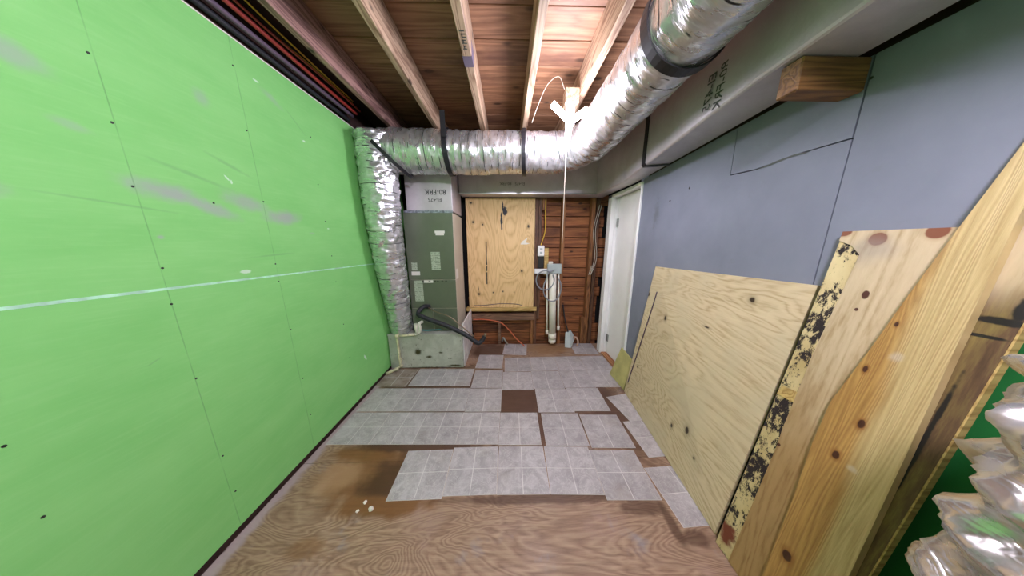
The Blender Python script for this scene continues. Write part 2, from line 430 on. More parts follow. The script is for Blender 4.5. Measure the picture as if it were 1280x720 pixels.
# ------------------------------------------------------------------ SETTING: floor
XL, XR, YB, YR = -1.33, 1.2, 2.93, -2.2
floor = structure(box('floor', -1.5, 1.75, YR - .1, YB, -.12, -.02, M_DARKWOOD, bev=0))
for (x0, x1, y0, y1) in ((-1.318, 1.34, YR, .0), (-1.318, 1.34, .003, 1.219), (-1.318, 1.34, 1.222, YB - .002)):
    box('subfloor_sheet', x0, x1, y0, y1, -.02, 0, M_FLOOR, floor, .0012)
box('threshold', 1.205, 1.40, 2.10, 2.74, .0, .012, lumber('orange_threshold', 1, srgb(190, 136, 92), srgb(140, 88, 52)), floor, .002)

TS = .304
def tile_mesh(mat):
    bm = bmesh.new(); h = TS / 2
    add_box(bm, -h, h, -h, h, 0, .0016, 1)
    g = .0022; e = .0016
    for sx in (-1, 1):
        for sy in (-1, 1):
            xs = sorted((sx * g, sx * (h - e))); ys = sorted((sy * g, sy * (h - e)))
            add_box(bm, xs[0], xs[1], ys[0], ys[1], .0014, .0026, 0)
    bmesh.ops.recalc_face_normals(bm, faces=bm.faces)
    me = bpy.data.meshes.new('tile'); bm.to_mesh(me); bm.free(); me.materials.append(mat); me.materials.append(M_GROUT)
    return me
tme, tmd = tile_mesh(M_TILE), tile_mesh(M_TILED)
# centre x, y, turn in degrees, layer height
TILES = [(-.527, 1.145, 1.0, 0), (-.220, 1.162, .5, .0002), (.088, 1.160, -.8, 0), (.398, 1.153, -1.8, 0), (.703, 1.119, -1.2, 0), (1.020, 1.000, 3.0, 0),
         (-1.135, 1.506, -1.2, 0), (-.829, 1.500, -1.2, 0), (-.524, 1.494, -1.2, 0), (-.219, 1.488, -1.0, 0), (.088, 1.478, -1.2, 0), (.424, 1.464, -1.3, 0), (.738, 1.438, -1.5, .003), (1.075, 1.375, 4.0, 0),
         (-1.130, 1.822, -1.2, 0), (-.824, 1.817, -1.2, 0), (-.519, 1.812, -.8, 0), (-.212, 1.802, -.5, 0),
         (-.835, 2.154, -1.2, .003), (-.530, 2.148, -1.2, .003), (-.209, 2.116, -1.0, 0), (-.210, 2.462, -2.5, .003),
         (.100, 2.765, -5.5, .003), (1.022, 2.772, -1.2, 0),
         (.117, 2.396, .5, 0), (.424, 2.402, .5, 0), (.732, 2.410, 1.0, 0), (1.040, 2.412, .5, 0),
         (.100, 2.078, -.5, .002), (.408, 2.090, -.8, 0), (.716, 2.098, -.8, .002), (1.024, 2.104, -1.0, 0),
         (.414, 1.780, -1.2, 0), (.720, 1.786, -1.2, .002), (1.090, 1.690, 12.5, .001)]
for x, y, a, z in TILES:
    o = bpy.data.objects.new('tile', tme); COL.objects.link(o); o.parent = floor; o.location = (x, y, .0003 + z); o.rotation_euler = (0, 0, R(a))
o = bpy.data.objects.new('tile', tmd); COL.objects.link(o); o.parent = floor; o.location = (-1.160, 2.160, .0006); o.rotation_euler = (0, 0, R(-2)); o['label'] = 'dirty brown-stained floor tile at the end of the green wall'

# ------------------------------------------------------------------ SETTING: left wall
wl = structure(box('wall_left', -1.46, -1.345, YR, 3.1, -.02, 2.64, M_DARKWOOD, bev=0))
zs = lambda y: 1.242 - .0225 * y
slab('drywall_sheet', [(XL, YR, .022), (XL, 2.30, .022), (XL, 2.30, zs(2.3) - .002), (XL, YR, zs(YR) - .002)], (-.013, 0, 0), M_GREEN, wl)
slab('drywall_sheet', [(XL, YR, zs(YR) + .002), (XL, 2.30, zs(2.3) + .002), (XL, 2.30, 2.374), (XL, YR, 2.378)], (-.013, 0, 0), M_GREEN, wl)
slab('drywall_sheet', [(XL, 2.304, .022), (XL, 3.05, .022), (XL, 3.05, 2.374), (XL, 2.304, 2.374)], (-.013, 0, 0), M_GREEN, wl)
slab('joint_seam', [(XL + .0012, YR, zs(YR) - .006), (XL + .0012, 2.30, zs(2.3) - .004), (XL + .0012, 2.30, zs(2.3) + .004), (XL + .0012, YR, zs(YR) + .007)], (-.001, 0, 0), M_TAPE, wl)
slab('top_edge', [(XL + .001, YR, 2.372), (XL + .001, 2.30, 2.369), (XL + .001, 2.30, 2.375), (XL + .001, YR, 2.379)], (-.010, 0, 0), M_CHIP, wl)
bm = bmesh.new()
for y, z in [(.875, 1.991), (.879, 1.796), (.88, 1.595), (.89, 1.303), (.884, 1.161), (.888, .831), (.895, .425), (.901, .212), (1.311, 2.243), (1.311, 1.961), (1.321, 1.618), (1.315, 1.279), (1.312, 1.177), (1.324, .876), (1.335, .536), (1.339, .263), (.524, .873), (.525, .631),
             (.53, 1.9), (1.72, 2.1), (1.72, 1.8), (1.73, 1.55), (1.74, 1.3), (1.74, 1.1), (1.75, .75), (1.76, .45), (1.1, 1.575)]:
    bmesh.ops.create_cone(bm, cap_ends=True, segments=8, radius1=.0042, radius2=.0035, depth=.002, matrix=Matrix.Translation((XL + .0008, y, z)) @ Matrix.Rotation(R(90), 4, 'Y'))
link('screws', bm, M_SCREW, wl)['kind'] = 'stuff'

# ------------------------------------------------------------------ SETTING: right wall
wr = structure(box('wall_right', 1.225, 1.30, YR, 2.06, -.02, 2.64, M_DARKWOOD, bev=0))
zt = lambda y: 2.0 - max(0, y - .95) * .05
def rsheet(pts): return slab('drywall_sheet', [(XR, y, z) for y, z in pts], (.014, 0, 0), M_GREY, wr)
rsheet([(YR, .01), (.838, .01), (.838, 2.0), (YR, 2.0)])
rsheet([(.842, .01), (2.075, .01), (2.085, zt(2.085)), (1.282, zt(1.282)), (1.277, 1.752), (1.15, 1.742), (1.0, 1.756), (.842, 1.752)])
rsheet([(.843, 1.757), (1.0, 1.7595), (1.15, 1.747), (1.274, 1.757), (1.279, zt(1.28)), (.843, 2.0)])
slab('torn_paper', [(XR - .002, y, z) for y, z in ((.95, 1.753), (1.0, 1.760), (1.06, 1.756), (1.12, 1.746), (1.15, 1.743), (1.10, 1.742), (1.02, 1.753), (.97, 1.751))], (.0018, 0, 0), M_INK_GREY, wr)

# ------------------------------------------------------------------ SETTING: rear wall behind the camera
wk = structure(box('wall_rear', -1.46, 1.3, YR - .12, YR, -.02, 2.64, plain('rear_green_drywall', srgb(150, 200, 140), .75), bev=0))

# ------------------------------------------------------------------ SETTING: back wall with studs, planks and the boarded opening
wb = structure(box('wall_back', -1.46, 1.75, 3.10, 3.18, -.3, 2.64, M_DARK, bev=0))
pw = .134; z = -.14; kk = 0
bmq = bmesh.new(); add_box(bmq, -.9, .9, 0, .022, 0, pw - .009); bmesh.ops.recalc_face_normals(bmq, faces=bmq.faces); bevel(bmq, .0025)
first = link('plank', bmq, M_BACKPLANK, wb); pme = first.data
while z < 2.45:
    o = first if kk == 0 else bpy.data.objects.new('plank', pme)
    if kk: COL.objects.link(o); o.parent = wb
    o.location = (.4 + random.uniform(-.05, .05), 3.048 + random.uniform(-.004, .004), z); z += pw; kk += 1
def stud(x0, x1, z0, z1, mat=M_STUD, name='stud', y0=2.95, y1=3.04): return box(name, x0, x1, y0, y1, z0, z1, mat, wb, .003)
stud(.362, .400, -.14, 2.4, M_STUD_DK)
stud(.402, .440, .36, 2.4, M_STUD_DK); stud(.446, .500, 1.80, 2.4)
stud(.700, .742, -.14, 2.4); stud(1.075, 1.125, -.14, 2.4)
stud(1.03, 1.072, -.14, .38, name='stud_block')
stud(1.135, 1.18, -.14, 2.4, M_STUD_DK)
stud(-.135, -.095, -.14, .345, M_TWOBY_DK, 'cripple_stud'); stud(.318, .358, -.14, .345, M_STUD, 'cripple_stud'); stud(-.56, -.52, -.14, .345, M_STUD_DK, 'cripple_stud')
box('sill_plate', -1.3, 1.2, 2.965, 3.04, -.14, -.05, M_STUD_DK, wb, .003)
box('window_sill', -.555, .395, 2.925, 3.03, .482, .535, M_TWOBY, wb, .004)
box('rough_sill', -.56, .375, 2.93, 3.03, .350, .440, M_TWOBY_DK, wb, .004)
box('side_trim', .355, .361, 2.93, 2.96, .54, 1.94, M_TWOBY_DK, wb, .001)
box('top_plate', -1.3, 1.2, 2.96, 3.04, 2.40, 2.48, M_STUD_DK, wb, .003)

def crack(m, col):
    v = m.obj
    x, y, zz = m.sep(v)
    ln = m.mr(m.math('ABSOLUTE', m.math('ADD', m.math('SUBTRACT', x, -.265), m.math('MULTIPLY', m.noise(m.mp(v, scale=(1, 1, 9)), 1.0, 2), .012))), .005, .010, 1, 0)
    seg = m.math('MULTIPLY', m.mr(zz, .82, .84), m.mr(zz, 1.40, 1.42, 1, 0))
    dash = m.mr(m.noise(m.mp(v, scale=(.01, .01, 17)), 1.0, 1), .40, .46)
    col = m.mix(m.math('MULTIPLY', m.math('MULTIPLY', ln, seg), dash), col, (.02, .016, .014))
    for c, r in (((-.03, 2.94, 1.78), (.035, .3, .06)), ((-.055, 2.94, 1.84), (.012, .3, .08)), ((-.07, 2.94, 1.66), (.016, .3, .13))):
        col = m.mix(m.spot(v, c, r, .35, .7, 26), col, (.018, .018, .03))
    return col
M_WINPLY = plyface('boarding_plywood', srgb(234, 200, 146), srgb(196, 154, 98), (3.4, 1, .95), 20,
                   [((-.43, 2.94, 1.65), (.016, .2, .018)), ((-.31, 2.94, 1.62), (.012, .2, .014)), ((.27, 2.94, 1.60), (.016, .2, .024)), ((.19, 2.94, 1.03), (.018, .2, .018)),
                    ((-.38, 2.94, .72), (.016, .2, .02)), ((-.19, 2.94, .74), (.011, .2, .012)), ((-.06, 2.94, .755), (.010, .2, .012)), ((.09, 2.94, .745), (.007, .2, .008)), ((-.385, 2.94, .79), (.005, .2, .03)), ((-.45, 2.94, 1.88), (.02, .2, .014))],
                   crack, fine_axis=2)
box('plywood_panel', -.515, .352, 2.94, 2.952, .537, 1.937, M_WINPLY, wb, .001)
bm = bmesh.new()
prism(bm, [(.19, 2.938, 1.41), (.26, 2.938, 1.46), (.24, 2.938, 1.40), (.29, 2.938, 1.385), (.25, 2.938, 1.375), (.17, 2.938, 1.375)], (0, .0018, 0))
link('splintered_patch', bm, M_CHIP, wb)
tube('crack_line', [(-.46, 2.939, .56), (-.3, 2.939, .566), (-.1, 2.939, .585), (.1, 2.939, .58), (.2, 2.939, .56)], .004, M_MARKER, wb, 6)

# ------------------------------------------------------------------ SETTING: ceiling joists and planks
ceil = structure(box('ceiling', -1.46, 1.4, YR, 3.1, 2.66, 2.70, M_DARKWOOD, bev=0))
bm = bmesh.new(); add_box(bm, -1.36, 1.36, 0, .2045, 0, .022); bmesh.ops.recalc_face_normals(bm, faces=bm.faces); bevel(bm, .003)
pl0 = link('plank', bm, M_PLANK, ceil); cpm = pl0.data; y = 2.92; k = 0
while y > YR + .2:
    o = pl0 if k == 0 else bpy.data.objects.new('plank', cpm)
    if k: COL.objects.link(o); o.parent = ceil
    y -= .2085; o.location = (random.uniform(-.04, .04), y, 2.628 + random.uniform(0, .004)); k += 1
JX = [(-1.095, -1.052, M_JOIST_RED), (-.680, -.636, M_JOIST), (-.250, -.198, M_JOIST), (.143, .189, M_JOIST), (.528, .572, M_JOIST), (.945, .990, M_JOIST)]
for i, (a, b, mt) in enumerate(JX):
    o = box('joist', a, b, YR, 2.955, 2.44, 2.626, mt, ceil, .004)
    if mt is M_JOIST_RED: o['label'] = 'reddish stained ceiling joist nearest the green wall'
box('purple_patch', -.2515, -.1965, 1.52, 1.60, 2.4385, 2.52, plain('purple_paint', srgb(104, 92, 112), .6), ceil, .001)
bm = bmesh.new()
for i in range(7):
    yy = 1.36 + i * .018
    add_box(bm, -.238 + random.uniform(0, .008), -.216 + random.uniform(0, .008), yy, yy + .005, 2.4388, 2.4402)
    if i % 2: add_box(bm, -.230, -.224, yy, yy + .016, 2.4388, 2.4402)
link('grade_stamp', bm, M_INK_GREY, ceil)

# ------------------------------------------------------------------ door in the right wall
dr = structure(empty('door_1', (1.22, 2.42, 0)))
box('casing', 1.185, 1.235, 2.655, 2.745, 0, 1.925, M_WHITE, dr, .004)
box('casing', 1.185, 1.235, 2.082, 2.100, 0, 1.900, M_WHITE, dr, .003)
box('casing', 1.185, 1.235, 2.082, 2.745, 1.895, 1.925, M_WHITE, dr, .003)
box('jamb', 1.236, 1.36, 2.655, 2.675, 0.012, 1.92, M_WHITE, dr, .002)
box('door_stop', 1.262, 1.30, 2.640, 2.655, 0.012, 1.90, M_WHITE, dr, .002)
box('jamb', 1.236, 1.36, 2.080, 2.098, 0.012, 1.92, M_WHITE, dr, .002)
box('head_jamb', 1.236, 1.36, 2.098, 2.655, 1.90, 1.92, M_WHITE, dr, .002)
ds = box('door_slab', 1.262, 1.300, 2.102, 2.628, .022, 1.893, M_DOORWHITE, dr, .003)
def hinge(zc):
    bm = bmesh.new(); add_box(bm, 1.256, 1.262, 2.60, 2.645, zc - .045, zc + .045)
    bmesh.ops.create_cone(bm, cap_ends=True, segments=10, radius1=.006, radius2=.006, depth=.09, matrix=Matrix.Translation((1.254, 2.634, zc)))
    link('hinge', bm, M_STEEL, dr)
hinge(1.62); hinge(.22)

# ------------------------------------------------------------------ wires and pipes along the top of the green wall
def run(name, x, zq, r, mat, label, cat, wob=.008, y1=2.05, dx=0, group=None):
    pts = [(x + random.uniform(-wob, wob) + dx * t / 12, YR + .1 + (y1 - YR) * t / 12, zq + random.uniform(-wob, wob)) for t in range(13)]
    o = tube(name, pts, r, mat, None, 8, n=6); tag(o, label, cat); return o
run('black_pipe', -1.322, 2.405, .014, M_RUBBER, 'black line running just above the top edge of the green wall', 'pipe', .002)
run('conduit', -1.288, 2.432, .013, M_PURPLE, 'purple-grey conduit along the top of the green wall, beside the black line', 'conduit', .002)
run('cable', -1.255, 2.455, .011, M_RED, 'thick red cable along the top of the green wall', 'cable', .004)
run('cable', -1.225, 2.47, .006, M_RED, 'thin dark red cable beside the thick red one above the green wall', 'cable', .006)
run('cable', -1.195, 2.49, .0055, M_YELLOW, 'yellow-orange cable strung between the red cables and the first joist', 'cable', .008, 2.0, -.05)
run('cable', -1.13, 2.51, .0045, M_YELLOW, 'yellow-orange cable hanging closest to the reddish joist', 'cable', .012, 2.0, -.1)
structure(box('trim_1', -1.344, -1.11, YR, 2.95, 2.56, 2.62, M_DARKWOOD, bev=.003))

# ------------------------------------------------------------------ rigid duct trunk
tr = empty('duct_trunk', (.4, 2.75, 1.95))
tag(tr, 'square grey foil-faced duct running along the back wall and the grey wall', 'duct')
bm = bmesh.new()
SEC = [(2.748, 1.040, 1.190, 1.945), (2.2, 1.055, 1.190, 1.935), (1.40, .980, 1.185, 1.975), (.97, .945, 1.175, 1.998), (.70, .925, 1.160, 2.0), (-.5, .90, 1.15, 2.01), (YR + .01, .88, 1.15, 2.01)]
rings = []
for (y, xl, xr, zb) in SEC:
    c = .012
    pr = [(xl + c, zb), (xl + .004, zb + .004), (xl, zb + c), (xl, 2.425), (xr, 2.425), (xr, zb + c), (xr - c, zb)]
    rings.append([bm.verts.new((a, y, b)) for a, b in pr])
for a, b in zip(rings, rings[1:]):
    for i in range(len(a)): bm.faces.new((a[i], a[(i + 1) % len(a)], b[(i + 1) % len(a)], b[i]))
bm.faces.new(rings[0]); bm.faces.new(rings[-1][::-1])
bmesh.ops.recalc_face_normals(bm, faces=bm.faces); bmesh.ops.subdivide_edges(bm, edges=[], cuts=0)
link('side_run', bm, M_DUCT, tr)
box('back_run', -.552, 1.19, 2.75, 2.93, 1.945, 2.395, M_DUCT, tr, .006, 2)
box('edge_highlight', -.552, 1.036, 2.742, 2.749, 1.945, 1.962, M_STEEL, tr, .002)  # bright strip added as the highlight along the duct's lower front edge
bm = bmesh.new()
P = [(1.017, 1.79, 2.40), (1.017, 1.79, 1.972), (1.03, 1.79, 1.956), (1.19, 1.75, 1.957)]
for a, b in zip(P, P[1:]):
    prism(bm, [Vector(a) + Vector((-.008, -.02, -.006)), Vector(a) + Vector((-.008, .02, -.006)), Vector(b) + Vector((-.008, .02, -.006)), Vector(b) + Vector((-.008, -.02, -.006))], (.004, 0, .004))
link('strap', bm, M_BLACK, tr)
def text(name, body, size, mat, M, parent, ext=.0006):
    cu = bpy.data.curves.new(name, 'FONT'); cu.body = body; cu.size = size; cu.align_x = 'CENTER'; cu.align_y = 'CENTER'; cu.extrude = ext; cu.resolution_u = 2
    o = bpy.data.objects.new(name, cu); COL.objects.link(o)
    dg = bpy.context.evaluated_depsgraph_get(); me = bpy.data.meshes.new_from_object(o.evaluated_get(dg))
    bpy.data.objects.remove(o); me.materials.append(mat)
    me.transform(M); q = bpy.data.objects.new(name, me); COL.objects.link(q); q.parent = parent; q.location = -Vector(parent.location); q['kind'] = 'stuff'
    return q
def frame(o, xa, ya):
    xa = Vector(xa).normalized(); ya = Vector(ya); ya = (ya - xa * ya.dot(xa)).normalized(); za = xa.cross(ya)
    return Matrix(((xa[0], ya[0], za[0], o[0]), (xa[1], ya[1], za[1], o[1]), (xa[2], ya[2], za[2], o[2]), (0, 0, 0, 1)))
text('printed_code', 'EI-475\n80-FRK', .06, M_INK_GREY, frame((.958, 1.17, 2.09), (0, .1, -1), (0, 1, .1)), tr)
text('printed_code', 'EI-475   80-FRK', .045, M_INK_GREY, frame((.06, 2.7485, 2.06), (-1, 0, 0), (0, 0, -1)), tr)

blk = tag(box('wood_block', .965, 1.198, .842, .905, 1.897, 1.996, M_BLOCK, None, .004), 'short pine block under the square duct, fixed to the top of the grey wall', 'block')

# ------------------------------------------------------------------ flexible foil ducts
def ribbed(amp_r=.0022, pitch=.062, amp_n=.008):
    def d(s, a, p):
        ph = (s / pitch) % 1.0; rib = amp_r * (abs(math.sin(math.pi * ph)) - .6)
        ca, sa = math.cos(a), math.sin(a)
        n = mnoise.noise(Vector((ca * 2.2, sa * 2.2, s * 15 + ca))) * amp_n + mnoise.noise(Vector((ca * 5 + 3, sa * 5, s * 34 + 2 * sa))) * amp_n * .5
        return rib + n
    return d
def flex(name, pts, r, parent, step=.011, seg=72, disp=None, mat=None):
    P = resample(smooth_path(pts, 24), step)
    bm = bmesh.new(); add_tube(bm, P, r, seg, disp or ribbed(), True, uvname='UVMap')
    bmesh.ops.recalc_face_normals(bm, faces=bm.faces)
    return link(name, bm, mat or M_FOIL, parent), P
def band(name, c, axis, r, wdt, parent, th=.004, squash=1.0):
    t = Vector(axis).normalized(); u = t.cross(Vector((0, 0, 1))).normalized(); v = u.cross(t)
    bm = bmesh.new(); N = 40; rg = []
    for k in range(N):
        a = 2 * math.pi * k / N; d = u * math.cos(a) + v * math.sin(a); rw = []
        for h, rr in ((-wdt / 2, r), (-wdt / 2, r + th), (wdt / 2, r + th), (wdt / 2, r)): rw.append(bm.verts.new(Vector(c) + d * rr + t * h))
        rg.append(rw)
    for k in range(N):
        a, b = rg[k], rg[(k + 1) % N]
        for j in range(4): bm.faces.new((a[j], a[(j + 1) % 4], b[(j + 1) % 4], b[j]))
    bmesh.ops.recalc_face_normals(bm, faces=bm.faces)
    return link(name, bm, M_BLACK, parent)
RF = .183
fd = empty('flexible_duct', (.0, 2.245, 2.2))
tag(fd, 'large foil flexible duct hung under the joists, with one end dropping down the corner', 'duct')
arc = [(.415 + .300 * math.sin(R(t)), 1.945 + .300 * math.cos(R(t)), 2.197 + .044 * t / 90) for t in (0, 15, 30, 45, 60, 75, 90)]
path = [(-1.09, 2.245, 2.197), (-.7, 2.245, 2.197), (-.3, 2.245, 2.19), (0, 2.245, 2.197)] + arc + [(.715, 1.4, 2.245), (.713, .9, 2.25), (.712, .3, 2.25), (.71, -.6, 2.25), (.71, -2.15, 2.25)]
flex('foil_sleeve', path, lambda t: RF - .021 * min(1, t * 3.2), fd)
band('strap', (-.52, 2.245, 2.194), (1, 0, .05), RF + .003, .042, fd)
band('strap', (.16, 2.245, 2.197), (1, -.12, .0), RF + .004, .034, fd)
band('strap', (.713, 1.06, 2.248), (0, 1, -.05), RF - .014, .045, fd, .006)
for xx, yy in ((-.52, 2.245),):
    box('strap_tail', xx - .02, xx + .02, yy - .19, yy - .186, 2.25, 2.44, M_BLACK, fd, 0)

fv = fd
flex('foil_drop', [(-1.135, 2.20, 2.30), (-1.14, 2.195, 2.1), (-1.150, 2.20, 1.8), (-1.160, 2.235, 1.4), (-1.172, 2.30, 1.0), (-1.190, 2.38, .68), (-1.203, 2.44, .416)], lambda t: .166 - .05 * t, fv, .010, 64, ribbed(.002, .05, .014), M_FOIL_DROP)
# mitre strap where the drop meets the horizontal run
bm = bmesh.new(); N = 40; rg = []
u = Vector((.70, 0, -.70)).normalized(); v = Vector((0, 1, 0)); nn = u.cross(v)
cc = Vector((-1.06, 2.225, 2.17))
for k in range(N):
    a = 2 * math.pi * k / N; d = u * math.cos(a) * .255 + v * math.sin(a) * .187
    rg.append([bm.verts.new(cc + d + nn * h) for h in (-.014, .014)] + [bm.verts.new(cc + d * 1.03 + nn * h) for h in (.014, -.014)])
for k in range(N):
    a, b = rg[k], rg[(k + 1) % N]
    for j in range(4): bm.faces.new((a[j], a[(j + 1) % 4], b[(j + 1) % 4], b[j]))
bmesh.ops.recalc_face_normals(bm, faces=bm.faces)
link('mitre_strap', bm, M_BLACK, fv)

# ------------------------------------------------------------------ air handler on its base box
bs = tag(empty('return_air_box', (-.91, 2.6, 0)), 'low stained metal box on the floor beneath the air handler', 'box')
bm = bmesh.new(); add_box(bm, -1.318, -.500, 2.332, 2.94, .004, .405); bmesh.ops.recalc_face_normals(bm, faces=bm.faces); bevel(bm, .008, 2)
link('body', bm, M_BASE, bs)
box('top_flange', -1.318, -.498, 2.328, 2.345, .392, .412, M_BASE, bs, .003)
box('lit_side_flashing', -.498, -.488, 2.345, 2.92, .01, .52, plain('lit_white_flashing', srgb(244, 243, 247), .4, .1, nscale=12), bs, .002)  # flashing, whitened and run down to paint the base's lit side

ah = tag(empty('air_handler', (-.81, 2.66, .412)), 'tall grey-green air handler cabinet standing on the metal base box', 'air handler')
box('cabinet', -1.068, -.565, 2.436, 2.90, .412, 1.700, M_AHU_SIDE, ah, .004)
box('upper_front_panel', -1.070, -.566, 2.428, 2.436, 1.003, 1.698, M_AHU, ah, .003)
box('lower_front_panel', -1.070, -.566, 2.428, 2.436, .680, .998, M_AHU, ah, .003)
box('bottom_front_panel', -1.070, -.836, 2.429, 2.436, .414, .675, M_AHU, ah, .003)
box('bottom_front_panel', -.832, -.566, 2.429, 2.436, .414, .675, M_AHU, ah, .003)
box('plenum', -1.035, -.562, 2.445, 2.90, 1.716, 2.40, M_DUCT, ah, .006, 2)
box('foil_tape', -1.062, -.56, 2.431, 2.437, 1.698, 1.722, plain('torn_foil_tape', srgb(150, 156, 168), .4, .6, nscale=40, namt=.5), ah, .001)
text('printed_code', 'EI-475', .055, M_INK, frame((-.74, 2.4435, 1.83), (-1, 0, 0), (0, 0, -1)), ah)
text('printed_code', '80-FRK', .072, M_INK, frame((-.73, 2.4435, 1.905), (-1, 0, 0), (0, 0, -1)), ah)
for x0, x1, z0, z1, mt in ((-.757, -.655, 1.495, 1.520, M_LABELW), (-.750, -.663, 1.473, 1.496, M_LABELW), (-.772, -.684, 1.245, 1.340, M_LABEL), (-.815, -.720, 1.110, 1.300, M_LABEL), (-1.028, -.968, 1.105, 1.190, M_LABEL), (-1.035, -.945, 1.050, 1.092, M_LABELW), (-1.018, -.925, .760, 1.0 - .006, M_LABEL), (-.910, -.810, .968, .996, M_LABELW)):
    if (x0, z0) == (-.772, 1.245): continue
    box('label_sticker', x0, x1, 2.4268, 2.4282, z0, z1, mt, ah, 0)
box('label_sticker', -.5655, -.5642, 2.47, 2.58, 1.0, 1.11, M_LABELW, ah, 0)
bm = bmesh.new()
for x in (-.93, -.86, -.8, -.77, -.72, -.68): add_box(bm, x, x + .022, 2.4266, 2.4284, .984, .991)
link('screws', bm, M_SCREW, ah)['kind'] = 'stuff'

ln = tag(empty('refrigerant_line', (-.6, 2.3, .5)), 'black foam-wrapped refrigerant line sloping out of the air handler', 'pipe')
tube('foam_sleeve', [(-.87, 2.42, .70), (-.91, 2.36, .715), (-.945, 2.29, .665), (-.88, 2.26, .63), (-.64, 2.255, .535), (-.44, 2.25, .43), (-.33, 2.25, .345), (-.285, 2.27, .35), (-.25, 2.29, .40)], .024, M_RUBBER, ln, 12)
tube('copper_line', [(-.88, 2.40, .70), (-.80, 2.33, .68), (-.62, 2.30, .62), (-.52, 2.29, .54), (-.42, 2.285, .45), (-.36, 2.28, .40)], .006, M_COPPER, ln, 8)
tube('copper_stub', [(-.25, 2.29, .39), (-.24, 2.295, .43)], .014, M_COPPER, ln, 10, False)

dp = tag(empty('drain_pipe', (-1.21, 2.29, 0)), 'thin white plastic drain pipe bent around the front of the metal base box', 'pipe')
def elbowed(name, P, r, mat, parent):
    o = tube(name, P, r, mat, parent, 12, False)
    for i, q in enumerate(P[1:-1]):
        bm = bmesh.new(); bmesh.ops.create_uvsphere(bm, u_segments=12, v_segments=8, radius=r * 1.45, matrix=Matrix.Translation(q))
        for f in bm.faces: f.smooth = True
        link('elbow', bm, mat, parent)
tube('riser', [(-.955, 2.40, .53), (-.965, 2.34, .53), (-.945, 2.30, .50), (-.95, 2.30, .455), (-1.0, 2.30, .425)], .017, M_PVC, dp, 12)
tube('tee_branch', [(-.975, 2.30, .435), (-.99, 2.30, .545)], .019, M_PVC, dp, 12, False)
elbowed('pipe_run', [(-.99, 2.30, .425), (-1.20, 2.30, .405), (-1.19, 2.30, .055), (-1.225, 2.27, .03), (-1.30, 2.19, .025)], .015, M_PVC_DIRTY, dp)
tag(tube('tube', [(-.97, 2.32, .47), (-.90, 2.36, .445), (-.83, 2.38, .44), (-.75, 2.40, .435)], .007, M_CYAN, None, 8), 'thin teal tube lying on top of the metal base box', 'tube')

# ------------------------------------------------------------------ services on the back wall
ob = tag(empty('outlet_box', (.43, 2.93, 1.22)), 'small white electrical outlet box on the stud right of the boarded window', 'outlet')
box('box_body', .393, .477, 2.905, 2.949, 1.225, 1.36, M_WHITE, ob, .004)
box('cover_plate', .398, .472, 2.900, 2.905, 1.232, 1.352, M_WHITE, ob, .002)
for zz in (1.27, 1.315): box('socket', .418, .452, 2.898, 2.900, zz - .013, zz + .013, M_GREYBOX, ob, .001)
tag(tube('cable', [(.484, 2.94, 1.92), (.482, 2.935, 1.75), (.486, 2.935, 1.58), (.47, 2.93, 1.48), (.432, 2.925, 1.362)], .007, M_YELLOW, None, 8), 'yellow cable dropping down a stud into the white outlet box', 'cable')
tag(box('batten', .481, .536, 2.925, 2.948, .975, 1.33, M_TWOBY, None, .003), 'short pale wooden batten behind the grey junction box', 'batten')
tag(box('black_box', .398, .474, 2.905, 2.949, 1.075, 1.222, plain('black_plastic', (.012, .012, .012), .5), None, .004), 'black box directly below the white outlet box', 'box')
tag(box('bracket', .356, .685, 2.900, 2.922, 1.000, 1.062, M_WHITE, None, .003), 'white horizontal bracket board holding the grey junction box', 'bracket')
jb = tag(empty('junction_box', (.61, 2.9, 1.0)), 'grey junction box at the top of the white plastic pipes', 'box')
box('body', .515, .697, 2.85, 2.899, 1.005, 1.130, M_GREYBOX, jb, .006, 2); box('lid', .520, .692, 2.842, 2.85, 1.010, 1.125, M_GREYBOX, jb, .003); box('fitting', .53, .585, 2.86, 2.895, 1.13, 1.16, M_PVC, jb, .004)
pp = tag(empty('waste_pipe', (.62, 2.89, .06)), 'thick white plastic pipe hanging below the grey junction box', 'pipe')
tube('pipe', [(.590, 2.875, 1.0), (.612, 2.875, .14)], .046, M_PVC, pp, 18, False)
tube('coupling', [(.611, 2.875, .18), (.613, 2.875, .10)], .053, M_PVC, pp, 18, False)
tube('end_cap', [(.613, 2.875, .10), (.613, 2.875, .055), (.613, 2.875, .035)], lambda t: .05 if t < .6 else .03, M_PVC, pp, 18, False)
for xa, xb, zb, lb in ((.517, .540, .18, 'thin white supply pipe left of the thick white pipe'), (.668, .694, .235, 'thin white supply pipe right of the thick white pipe')):
    q = tag(empty('supply_pipe', (xb, 2.89, zb)), lb, 'pipe')
    tube('pipe', [(xa, 2.885, .995), (xb, 2.885, zb)], .013, M_PVC, q, 10, False); tube('end_fitting', [(xb, 2.885, zb + .04), (xb, 2.885, zb - .015)], .019, M_PVC, q, 10, False)
def loop(cx, cz, rx, rz, y, t0=0, t1=360, n=14): return [(cx + rx * math.cos(R(t0 + (t1 - t0) * k / n)), y - .01 * math.sin(k), cz + rz * math.sin(R(t0 + (t1 - t0) * k / n))) for k in range(n + 1)]
tag(tube('cable', [(.60, 2.83, 1.06)] + loop(.485, .925, .115, .125, 2.825, 60, 395), .008, M_GREYCABLE, None, 8, n=5), 'grey cable coiled in the left loop over the white pipes', 'cable')
tag(tube('cable', [(.52, 2.81, 1.03)] + loop(.575, .82, .115, .165, 2.800, 140, 410), .008, M_GREYCABLE, None, 8, n=5), 'grey cable in the lower loop across the thick white pipe', 'cable')
